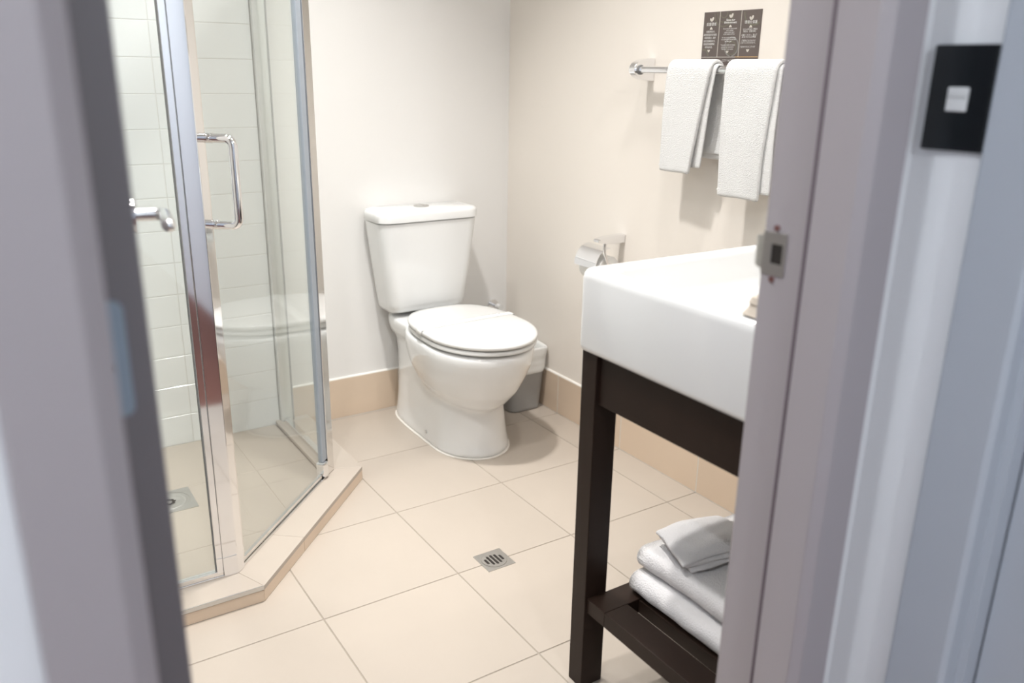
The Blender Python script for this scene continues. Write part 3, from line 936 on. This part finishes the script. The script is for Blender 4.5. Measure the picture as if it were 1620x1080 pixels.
def hung_towel(label, ytop, yfront, yback, zf, zb, seed):
    """ytop/yfront/yback: (y_min, y_max) of the cloth at the rail and at its two lower ends"""
    t = thing('hanging_towel', label, 'towel', (RX, (ytop[0] + ytop[1]) / 2, zf), 'white towels on the rail')

    def cloth(name, zf_, zb_, yt, yf_, yb_, r, thick, sd, nv=16):
        path = []
        nF, nA, nB_ = 26, 9, 22
        for k in range(nF):
            q = k / nF
            path.append((RX - r - 0.004 * math.sin(q * 3.0), zf_ + (RZ - zf_) * q, 'f', 1 - q))
        for k in range(nA + 1):
            a = math.pi - math.pi * k / nA
            path.append((RX + r * math.cos(a), RZ + r * math.sin(a), 't', 0))
        for k in range(1, nB_ + 1):
            q = k / nB_
            path.append((RX + r + 0.002 * math.sin(q * 3), RZ - (RZ - zb_) * q, 'b', q))
        P = MB()
        for i, (x, z, s, q) in enumerate(path):
            if s == 'f':
                lo_ = yt[0] * (1 - q) + yf_[0] * q
                hi_ = yt[1] * (1 - q) + yf_[1] * q
            elif s == 'b':
                lo_ = yt[0] * (1 - q) + yb_[0] * q
                hi_ = yt[1] * (1 - q) + yb_[1] * q
            else:
                lo_, hi_ = yt
            for j in range(nv + 1):
                v = j / nv
                y = hi_ + (lo_ - hi_) * v
                n1 = noise.noise(Vector((y * 22 + sd, z * 5, sd)))
                amp = 0.006 * (q ** 0.7 if s != 't' else 0)
                dx = n1 * amp
                if s == 'b':
                    dx = min(dx, 0.012)
                ez = noise.noise(Vector((y * 14, sd, 3))) * 0.003 * q
                ey = noise.noise(Vector((z * 10, sd, v * 3))) * 0.004 * q
                P.v.append((x + dx, y + ey, z + ez))
        for i in range(len(path) - 1):
            for j in range(nv):
                a = i * (nv + 1) + j
                P.f.append((a, a + 1, a + nv + 2, a + nv + 1))
        ob = P.build(name, 'towel', t, smooth=180)
        s_ = ob.modifiers.new('thick', 'SOLIDIFY')
        s_.thickness = thick
        s_.offset = 0
        b_ = ob.modifiers.new('ss', 'SUBSURF')
        b_.levels = b_.render_levels = 1
        return ob
    cloth('outer_fold', zf, zb, ytop, yfront, yback, RR + 0.0135, 0.011, seed)
    cloth('inner_fold', zf + 0.018, zb + 0.012, (ytop[0] - 0.010, ytop[1] - 0.004), (yfront[0] - 0.030, yfront[1] - 0.02), (yback[0] + 0.02, yback[1] - 0.01), RR + 0.0045, 0.006, seed + 9)
    # woven hem band near the front end
    P = MB()
    n = 14
    for k in range(n + 1):
        y = yfront[1] + 0.001 + (yfront[0] - yfront[1] - 0.002) * k / n
        n1 = noise.noise(Vector((y * 22 + seed, zf * 5, seed)))
        x = RX - RR - 0.0135 + n1 * 0.006 - 0.0060
        ez = noise.noise(Vector((y * 14, seed, 3))) * 0.003
        P.v += [(x, y, zf + 0.0155 + ez), (x, y, zf + 0.0175 + ez), (x + .003, y, zf + 0.0155 + ez), (x + .003, y, zf + 0.0175 + ez)]
    for k in range(n):
        a, b = 4 * k, 4 * k + 4
        P.f += [(a, b, b + 1, a + 1), (a + 2, a + 3, b + 3, b + 2), (a + 1, b + 1, b + 3, a + 3), (a, a + 2, b + 2, b)]
    P.build('hem_stitch', 'hem', t, smooth=60)
    return t


hung_towel('white hand towel on the rail, the shorter one nearer the curved bracket', (1.604, 1.762), (1.652, 1.768), (1.552, 1.70), 0.942, 0.985, 2.2)
hung_towel('white hand towel on the rail, the longer one beside the door frame', (1.392, 1.553), (1.412, 1.546), (1.372, 1.50), 0.900, 0.935, 7.7)


# ------------------------------------------------------------------ printed card above the rail
card = thing('hotel_card', 'dark brown three-panel environmental notice card fixed above the towel rail', 'sign', (XR, 1.62, 1.222))
CY0, CY1, CZ0, CZ1 = 1.7175, 1.5225, 1.2225, 1.3545        # left edge, right edge (seen), bottom, top
XC = XR - 0.0022


def cpt(u, v, d=0.0):
    """card point: u 0..1 left to right, v 0..1 bottom to top, d metres in front"""
    return (XC - d, CY0 + (CY1 - CY0) * u, CZ0 + (CZ1 - CZ0) * v)


MB().box(XC, XR - 0.0002, CY1, CY0, CZ0, CZ1).build('sheet', 'card', card, smooth=0)


def cpoly(name, pts, material, d=0.0005):
    n = len(pts)
    P = MB()
    P.loft([[cpt(u, v, 0.0) for u, v in pts], [cpt(u, v, d) for u, v in pts]])
    return P.build(name, material, card, smooth=0)


AS = (CY0 - CY1) / (CZ1 - CZ0)


def cring(u, v, r, w_, material, a0=0, a1=360, d=0.00025, u0=0.0, u1=1.0):
    """flat printed ring clipped to u0..u1"""
    P = MB()
    n = 40
    for k in range(n):
        b0, b1 = math.radians(a0 + (a1 - a0) * k / n), math.radians(a0 + (a1 - a0) * (k + 1) / n)
        q = [(u + rr_ / AS * math.cos(b), v + rr_ * math.sin(b)) for b, rr_ in ((b0, r), (b1, r), (b1, r - w_), (b0, r - w_))]
        if any(x < u0 or x > u1 or y < 0.16 or y > 1 for x, y in q):
            continue
        P.loft([[cpt(x, y, 0.0) for x, y in q], [cpt(x, y, d) for x, y in q]])
    if P.v:
        P.build('ring_print', material, card, smooth=0)


cring(.36, .97, .26, .022, 'card_ring', u0=0.17, u1=.62)
cring(.36, .97, .18, .020, 'card_ring', u0=0.17, u1=.62)
cring(.36, .97, .10, .020, 'card_ring', u0=0.17, u1=.62)
cring(.88, .97, .26, .030, 'card_ring', u0=.68)
cring(.535, .345, .185, .022, 'card_blue', u0=.31, u1=.68)
cring(.535, .32, .13, .020, 'card_ring', u0=.31, u1=.66)
cring(.04, .17, .14, .03, 'card_ring')
for u in (.292, .668):
    cpoly('divider', [(u - .0035, .158), (u + .0035, .158), (u + .0035, 1), (u - .0035, 1)], 'card_line')
cpoly('rule', [(0, .148), (.62, .148), (.62, .158), (0, .158)], 'card_line')
cpoly('rule', [(.62, .148), (1, .148), (1, .160), (.62, .160)], 'card_orange')


def leafmark(u, v, s):
    def leaf(sx, rot, sc):
        pts = []
        for k in range(16):
            a = 2 * math.pi * k / 16
            x, y = 0.27 * sc * math.sin(a) * (1 - 0.2 * math.cos(a)), 1.0 * sc * (0.5 - 0.5 * math.cos(a))
            c, s_ = math.cos(rot), math.sin(rot)
            pts.append((u + s * (x * c - y * s_) / AS, v + s * (x * s_ + y * c)))
        cpoly('leaf_emblem', pts, 'card_line', 0.0004)
    leaf(1, 0.62, .80)
    leaf(1, -0.50, 1.0)


def tri(u, v, s, up):
    k = 1 if up else -1
    pts = [(u - s / AS * 0.9, v), (u + s / AS * 0.9, v), (u + s / AS * .25, v + k * s), (u - s / AS * .25, v + k * s)]
    cpoly('arrow_mark', pts if up else list(reversed(pts)), 'card_line', 0.0004)


for u, v in ((.145, .822), (.487, .872), (.837, .816)):
    leafmark(u, v, .092)
tri(.145, .672, .046, True)
tri(.487, .702, .044, True)
tri(.837, .682, .046, True)
tri(.132, .292, .044, False)
tri(.470, .268, .042, False)
tri(.822, .292, .048, False)


def text(s, u, v, h, width=None, material='ink_white', name='lettering', bold=0.0):
    cu = bpy.data.curves.new('t', 'FONT')
    cu.body = s
    cu.align_x = 'CENTER'
    cu.align_y = 'CENTER'
    cu.size = 1.0
    cu.offset = bold
    cu.resolution_u = 2
    to = bpy.data.objects.new('t', cu)
    COL.objects.link(to)
    dg = bpy.context.evaluated_depsgraph_get()
    me = bpy.data.meshes.new_from_object(to.evaluated_get(dg))
    bpy.data.objects.remove(to)
    if not me.vertices:
        return
    xs_ = [p.co.x for p in me.vertices]
    ys_ = [p.co.y for p in me.vertices]
    H = (CZ1 - CZ0)
    W = (CY0 - CY1)
    sc = h * H
    sx = sc
    if width:
        sx = width * W / max(1e-6, (max(xs_) - min(xs_)))
    cx_ = (max(xs_) + min(xs_)) / 2
    P = MB()
    P.v = [(XC - 0.0006, CY0 + (CY1 - CY0) * u - (p.co.x - cx_) * sx, CZ0 + H * v + p.co.y * sc) for p in me.vertices]
    P.f = [tuple(f_.vertices) for f_ in me.polygons]
    bpy.data.meshes.remove(me)
    P.build(name, material, card, smooth=0)


text('Save our', .487, .836, .058, .155, bold=.015)
text('Environment', .487, .790, .058, .215, bold=.015)
text('\u4fdd\u8b77\u74b0\u5883', .145, .766, .070, .18)
text('\u74b0\u5883\u3092\u4fdd\u8b77', .837, .776, .064, .21)
for i, (s, wd) in enumerate((('If you require your towels', .235), ('to be washed', .12), ('please leave them', .17), ('on the bathroom floor', .20))):
    text(s, .487 - .003 * i, .678 - .034 * i, .036, wd)
for i, (s, wd) in enumerate((('For any towels still hanging,', .24), ('we understand that you will', .25), ('use them again', .12))):
    text(s, .478 - .003 * i, .512 - .034 * i, .036, wd)
for i, (s, wd) in enumerate((('The saving of water and energy', .255), ('protects our environment.', .22), ('Thank you for your support', .21))):
    text(s, .472 - .003 * i, .378 - .038 * i, .036, wd)
for i, (s, wd) in enumerate((('\u5982\u9700\u66f4\u63db\u6bdb\u5dfe\uff0c', .16), ('\u8acb\u5c07\u4f7f\u7528\u904e\u7684\u6bdb\u5dfe\u653e\u5728', .235), ('\u6d74\u5ba4\u7684\u5730\u677f\u4e0a\u3002\u6211\u5011', .20), ('\u6703\u70ba\u60a8\u66f4\u63db\u4e7e\u6de8\u6bdb\u5dfe\u3002', .21), ('\u611f\u8b1d\u60a8\u5c0d\u4fdd\u8b77\u74b0\u5883', .20), ('\u6240\u4f5c\u7684\u652f\u6301\u3002', .14))):
    text(s, .142 - .003 * i, .630 - .0585 * i, .044, wd)
for i, (s, wd, v) in enumerate((('\u30bf\u30aa\u30eb\u306e\u4ea4\u63db\u3092\u3054\u5e0c\u671b\u306e', .245, .650), ('\u5834\u5408\u306f\u3001\u6d74\u5ba4\u306e\u5e8a\u306b', .215, .613), ('\u304a\u7f6e\u304d\u304f\u3060\u3055\u3044\u3002\u639b\u3051\u3066', .26, .548), ('\u3042\u308b\u30bf\u30aa\u30eb\u306f\u518d\u5ea6', .235, .513), ('\u3054\u4f7f\u7528\u306b\u306a\u308b\u3082\u306e\u3068', .24, .447), ('\u3055\u305b\u3066\u3044\u305f\u3060\u304d\u307e\u3059\u3002', .25, .407), ('\u3054\u5354\u529b\u3042\u308a\u304c\u3068\u3046\u3054\u3056\u3044\u307e\u3059', .255, .335))):
    text(s, .833 - .003 * i, v, .040, wd)
text('CITY HOTEL', .505, .085, .062, .23)

# ------------------------------------------------------------------ toilet roll holder
tp = thing('toilet_roll_holder', 'chrome toilet roll holder with curved cover on the right wall', 'roll holder', (XR, 2.02, .70))
d_bracket(1.985, 2.010, .7055, .0135, .108).build('bracket', 'chrome', tp, smooth=40, bevel=0.002)
MB().tube([(1.640, 1.993, .703), (1.640, 1.993, .665), (1.656, 1.994, .63), (1.670, 1.996, .606)], 0.0052, 12).build('drop_arm', 'chrome', tp)
MB().tube([(1.670, 1.992, .606), (1.670, 2.112, .606)], 0.006, 12).build('spindle', 'chrome', tp)
cv = MB()
nc = 14
outer, inner = [], []
for k in range(nc + 1):
    a = math.radians(88 + 92 * k / nc)
    outer.append((1.670 + .056 * math.cos(a), .612 + .064 * math.sin(a)))
    inner.append((1.670 + .0545 * math.cos(a), .612 + .0625 * math.sin(a)))
poly = outer + list(reversed(inner))
cv.loft([[(x, 2.003, z) for x, z in poly], [(x, 2.112, z) for x, z in poly]])
cv.build('cover', 'chrome', tp, smooth=40)
roll = thing('toilet_roll', 'white toilet paper roll hanging on the wall holder behind the basin', 'toilet roll', (1.670, 2.05, .563))
R0, R1, RC = .043, .019, (1.670, .606)
tr_ = MB()
rr_ = []
for rad, y in ((R1, 2.003), (R0 - .002, 2.003), (R0, 2.005), (R0, 2.103), (R0 - .002, 2.105), (R1, 2.105)):
    rr_.append([(RC[0] + rad * math.cos(2 * math.pi * k / 36), y, RC[1] + rad * math.sin(2 * math.pi * k / 36)) for k in range(36)])
rr_.append(rr_[0])
tr_.loft(rr_, False, False)
tr_.build('paper', 'tissue', roll, smooth=40)
MB().loft([[(RC[0] + rad * math.cos(2 * math.pi * k / 24), y, RC[1] + rad * math.sin(2 * math.pi * k / 24)) for k in range(24)] for rad, y in ((R1, 2.0035), (R1, 2.1045), (R1 - .0012, 2.1045), (R1 - .0012, 2.0035), (R1, 2.0035))], False, False).build('core', 'card_line', roll, smooth=40)

# ------------------------------------------------------------------ door frame of pressed steel
HD = 2.045
fr = struct(MB().prism([(.800, .672), (.800, .600), (.787, .600), (.787, .5485), (.7985, .538), (.851, .538), (.853, .540), (.853, .5925), (.8185, .5925), (.8185, .669), (.853, .669), (.853, .674), (.802, .674)], 0.0, HD + .05).build('trim_1', 'frame', smooth=25, bevel=0.0012))
MB().box(.7872, .7995, .6005, .6045, 0.002, HD).build('groove_shade_strip', 'groove_shade_strip', fr, smooth=0)  # dark strip added to draw the shaded groove line beside the stop
fl = struct(MB().prism([(.049, .672), (.049, .600), (.062, .600), (.062, .5485), (.0465, .538), (-.003, .538), (-.005, .540), (-.005, .5925), (.0145, .5925), (.0145, .669), (-.016, .669), (-.016, .674), (.047, .674)], 0.0, HD + .05).build('trim_2', 'frame', smooth=25, bevel=0.0012))
fh = struct(MB().box(.0625, .7865, .5485, .600, HD, HD + .049).box(.050, .7995, .600, .674, HD + .013, HD + .049).build('trim_3', 'frame', smooth=0))

# strike plate on the latch-side frame
sp = thing('strike_plate', 'small steel strike plate with screws on the grey door frame', 'strike plate', (.7995, .655, .995))
SZ = .997
MB().box(.7985, .7999, .6375, .6725, SZ - .026, SZ - .012).box(.7985, .7999, .6375, .6725, SZ + .012, SZ + .026).box(.7985, .7999, .6375, .6425, SZ - .012, SZ + .012).box(.7985, .7999, .659, .6725, SZ - .012, SZ + .012).build('plate', 'satin', sp, smooth=0, bevel=0.0004)
MB().loft([[(.7985, .6715, SZ - .021), (.7985, .6715, SZ + .021), (.7999, .6735, SZ + .021), (.7999, .6735, SZ - .021)], [(.7995, .681, SZ - .019), (.7995, .681, SZ + .019), (.8010, .681, SZ + .019), (.8010, .681, SZ - .019)], [(.804, .687, SZ - .018), (.804, .687, SZ + .018), (.8052, .686, SZ + .018), (.8052, .686, SZ - .018)]]).build('lip', 'satin', sp, smooth=30)
MB().box(.7992, .7998, .6427, .6588, SZ - .0118, SZ + .0118).build('latch_hole', 'dark', sp, smooth=0)
for dz in (-.031, .031):
    MB().tube([(.7999, .654, SZ + dz), (.7975, .654, SZ + dz)], .0036, 12).build('screw', 'rust', sp)

# ------------------------------------------------------------------ the door, swung open into the bathroom on the left
TH_ = math.radians(82)
U = Vector((math.cos(TH_), math.sin(TH_)))
NH = Vector((math.sin(TH_), -math.cos(TH_)))
PIV = Vector((.0595, .6705))


def dpt(t, n, z):
    p = PIV + U * t + NH * n
    return (p.x, p.y, z)


def dbox(t0, t1, n0, n1, z0, z1):
    b = MB().box(t0, t1, n0, n1, z0, z1)
    return b.xform(lambda p: dpt(p.x, p.y, p.z))


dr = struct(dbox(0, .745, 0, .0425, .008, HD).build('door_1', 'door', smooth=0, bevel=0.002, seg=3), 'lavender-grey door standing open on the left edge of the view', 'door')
LT, LZ = .672, .990
lv = MB().tube([dpt(LT, .0425, LZ), dpt(LT, .0515, LZ)], .026, 28).build('rosette', 'chrome', dr)
lp = [dpt(LT, .048, LZ), dpt(LT, .078, LZ)]
for k in range(1, 7):
    a = math.pi / 2 * k / 6
    lp.append(dpt(LT - .012 * (1 - math.cos(a)), .078 + .012 * math.sin(a), LZ))
lp += [dpt(LT - .05, .0905, LZ), dpt(LT - .100, .0905, LZ - .001)] + [dpt(LT - .100 - .0096 * math.sin(a), .0905, LZ - .001) for a in (.4, .8, 1.15, 1.45)]
MB().tube(lp, [.0096] * (len(lp) - 4) + [.0096 * math.cos(a) for a in (.4, .8, 1.15, 1.45)], 16).build('lever', 'lever', dr)
MB().tube([dpt(LT, 0, LZ), dpt(LT, -.009, LZ)], .026, 28).build('rosette', 'chrome', dr)
lp = [dpt(LT, -.006, LZ), dpt(LT, -.045, LZ), dpt(LT - .006, -.05, LZ), dpt(LT - .05, -.052, LZ), dpt(LT - .115, -.052, LZ)]
MB().tube(lp, .0096, 16).build('lever', 'lever', dr)


def hinge_leaf(zc):
    P = MB()
    pl = rrect(.002, .0262, zc - .046, zc + .046, .008, 0)
    P.loft([[dpt(0.0, n, z) for n, z, _ in pl], [dpt(-.0022, n, z) for n, z, _ in pl]])
    h_ = P.build('hinge_leaf', 'hinge', dr, smooth=30)
    for dz in (-.006,):
        MB().tube([dpt(-.0018, .0135, zc + dz), dpt(-.0026, .0135, zc + dz)], .0034, 12).build('screw', 'dark', h_)
    MB().tube([dpt(-.004, -.003, zc - .046), dpt(-.004, -.003, zc + .046)], .0055, 12).build('knuckle', 'hinge', h_)
    P = MB()
    P.box(.0485, .0492, .640, .669, zc - .046, zc + .046)
    P.box(.0490, .057, .668, .670, zc - .046, zc + .046)
    P.build('frame_leaf', 'hinge', h_, smooth=0)


for zc in (.986, .22, 1.82):
    hinge_leaf(zc)

# ------------------------------------------------------------------ light switch on the hall wall, and the next door along
sw = thing('light_switch', 'black glass light switch with one white rocker on the hall wall', 'light switch', (HX1, .5445, 1.18))
MB().box(HX1 - .0075, HX1, .5085, .5805, 1.1215, 1.2355).build('plate', 'black', sw, smooth=0, bevel=0.0015)
MB().box(HX1 - .0105, HX1 - .0074, .5325, .5565, 1.1645, 1.1905).build('rocker', 'rocker', sw, smooth=0, bevel=0.002, seg=3)
MB().box(HX1 - .0108, HX1 - .0104, .5335, .5555, 1.1795, 1.1805).build('rocker_line', 'satin', sw, smooth=0)

f2 = struct(MB().prism([(.950, .504), (.937, .504), (.935, .502), (.935, .437), (.937, .4345), (.941, .4315), (.965, .4315), (.965, .421), (1.02, .421), (1.02, .455), (.9505, .455)], 0.0, HD + .05).build('trim_4', 'hall_blue', smooth=25, bevel=0.0008))
f3 = struct(MB().prism([(.950, -.504), (.935, -.504), (.935, -.437), (.941, -.4315), (.965, -.4315), (.965, -.421), (1.02, -.421), (1.02, -.455), (.9505, -.455)], 0.0, HD + .05).build('trim_5', 'hall_blue', smooth=25))
struct(MB().box(.965, 1.02, -.4205, .4205, HD, HD + .05).build('trim_6', 'hall_blue', smooth=0))
d2_ = struct(MB().box(.992, 1.03, -.419, .419, .006, HD - .003).build('door_2', 'hall_blue', smooth=0, bevel=.002), 'blue-grey door at the right edge of the view beyond the light switch', 'door')
MB().tube([(.992, -.36, 1.0), (.983, -.36, 1.0)], .026, 24).build('rosette', 'chrome', d2_)
MB().tube([(.985, -.36, 1.0), (.945, -.36, 1.0), (.94, -.352, 1.0), (.94, -.25, 1.0)], .009, 12).build('lever', 'chrome', d2_)


# ------------------------------------------------------------------ ceiling lights
def downlight(x, y, watts, col, label, group, spread=math.pi):
    t = thing('ceiling_downlight', label, 'ceiling light', (x, y, CEIL - .014), group)
    rg = []
    for rad, z in ((.062, CEIL - .0005), (.060, CEIL - .006), (.050, CEIL - .010), (.048, CEIL - .004), (.047, CEIL - .0005)):
        rg.append([(x + rad * math.cos(2 * math.pi * k / 32), y + rad * math.sin(2 * math.pi * k / 32), z) for k in range(32)])
    MB().loft(rg, False, False).build('trim_ring', 'rocker', t)
    M['lamp_' + group[:4]] = M.get('lamp_' + group[:4]) or emit_mat('lamp_' + group[:4], col, 12)
    MB().loft([[(x + .047 * math.cos(2 * math.pi * k / 32), y + .047 * math.sin(2 * math.pi * k / 32), z) for k in range(32)] for z in (CEIL - .0035, CEIL - .005)]).build('diffuser', 'lamp_' + group[:4], t)
    la = bpy.data.lights.new('downlight_lamp', 'AREA')
    la.shape = 'DISK'
    la.size = .11
    la.energy = watts
    la.spread = spread
    la.color = col
    lo_ = bpy.data.objects.new('downlight_lamp', la)
    link(lo_, (x, y, CEIL - .0135), t)


names = ['round ceiling downlight over the middle of the bathroom floor', 'round ceiling downlight in front of the basin', 'round ceiling downlight over the shower', 'round ceiling downlight just inside the bathroom door']
for (x, y, e), nm in zip(BATH_LIGHTS, names):
    downlight(x, y, e, BATH_COL, nm, 'bathroom ceiling downlights', BATH_SPREAD)
for (x, y, e), nm in zip(HALL_LIGHTS, ('round ceiling downlight in the entry hall nearest the bathroom door', 'added unseen ceiling downlight deeper in the entry hall, brightening its wall')):
    downlight(x, y, e, HALL_COL, nm, 'hall ceiling downlights')

# unseen bar lamp over the basin, added to even out the light
mx_, _my, mz_, mw_ = FILL_BAR_LIGHT
ml = thing('added_fill_lamp', 'added unseen fill lamp, a long white bar on the wall above the basin', 'fill lamp', (mx_, YF, mz_ - .03))
MB().box(mx_ - .10, mx_ + .10, YF, YF + .014, mz_ - .03, mz_ + .03).build('back_plate', 'chrome', ml, smooth=0, bevel=.002)
MB().box(mx_ - .02, mx_ + .02, YF + .013, YF + .048, mz_ - .012, mz_ + .012).build('arm', 'chrome', ml, smooth=0, bevel=.002)
M['lamp_bar'] = emit_mat('lamp_bar', BATH_COL, 6)
MB().tube([(mx_ - .27, YF + .058, mz_), (mx_ + .27, YF + .058, mz_)], .018, 20).build('diffuser', 'lamp_bar', ml)
for sx in (-1, 1):
    MB().tube([(mx_ + sx * .27, YF + .058, mz_), (mx_ + sx * .285, YF + .058, mz_)], .020, 20).build('end_cap', 'chrome', ml)
la = bpy.data.lights.new('fill_bar_lamp', 'AREA')
la.shape = 'RECTANGLE'
la.size = .53
la.size_y = .035
la.energy = mw_
la.color = BATH_COL
lo_ = bpy.data.objects.new('fill_bar_lamp', la)
link(lo_, (mx_, YF + .079, mz_), ml)
lo_.rotation_euler = (math.radians(46), 0, 0)
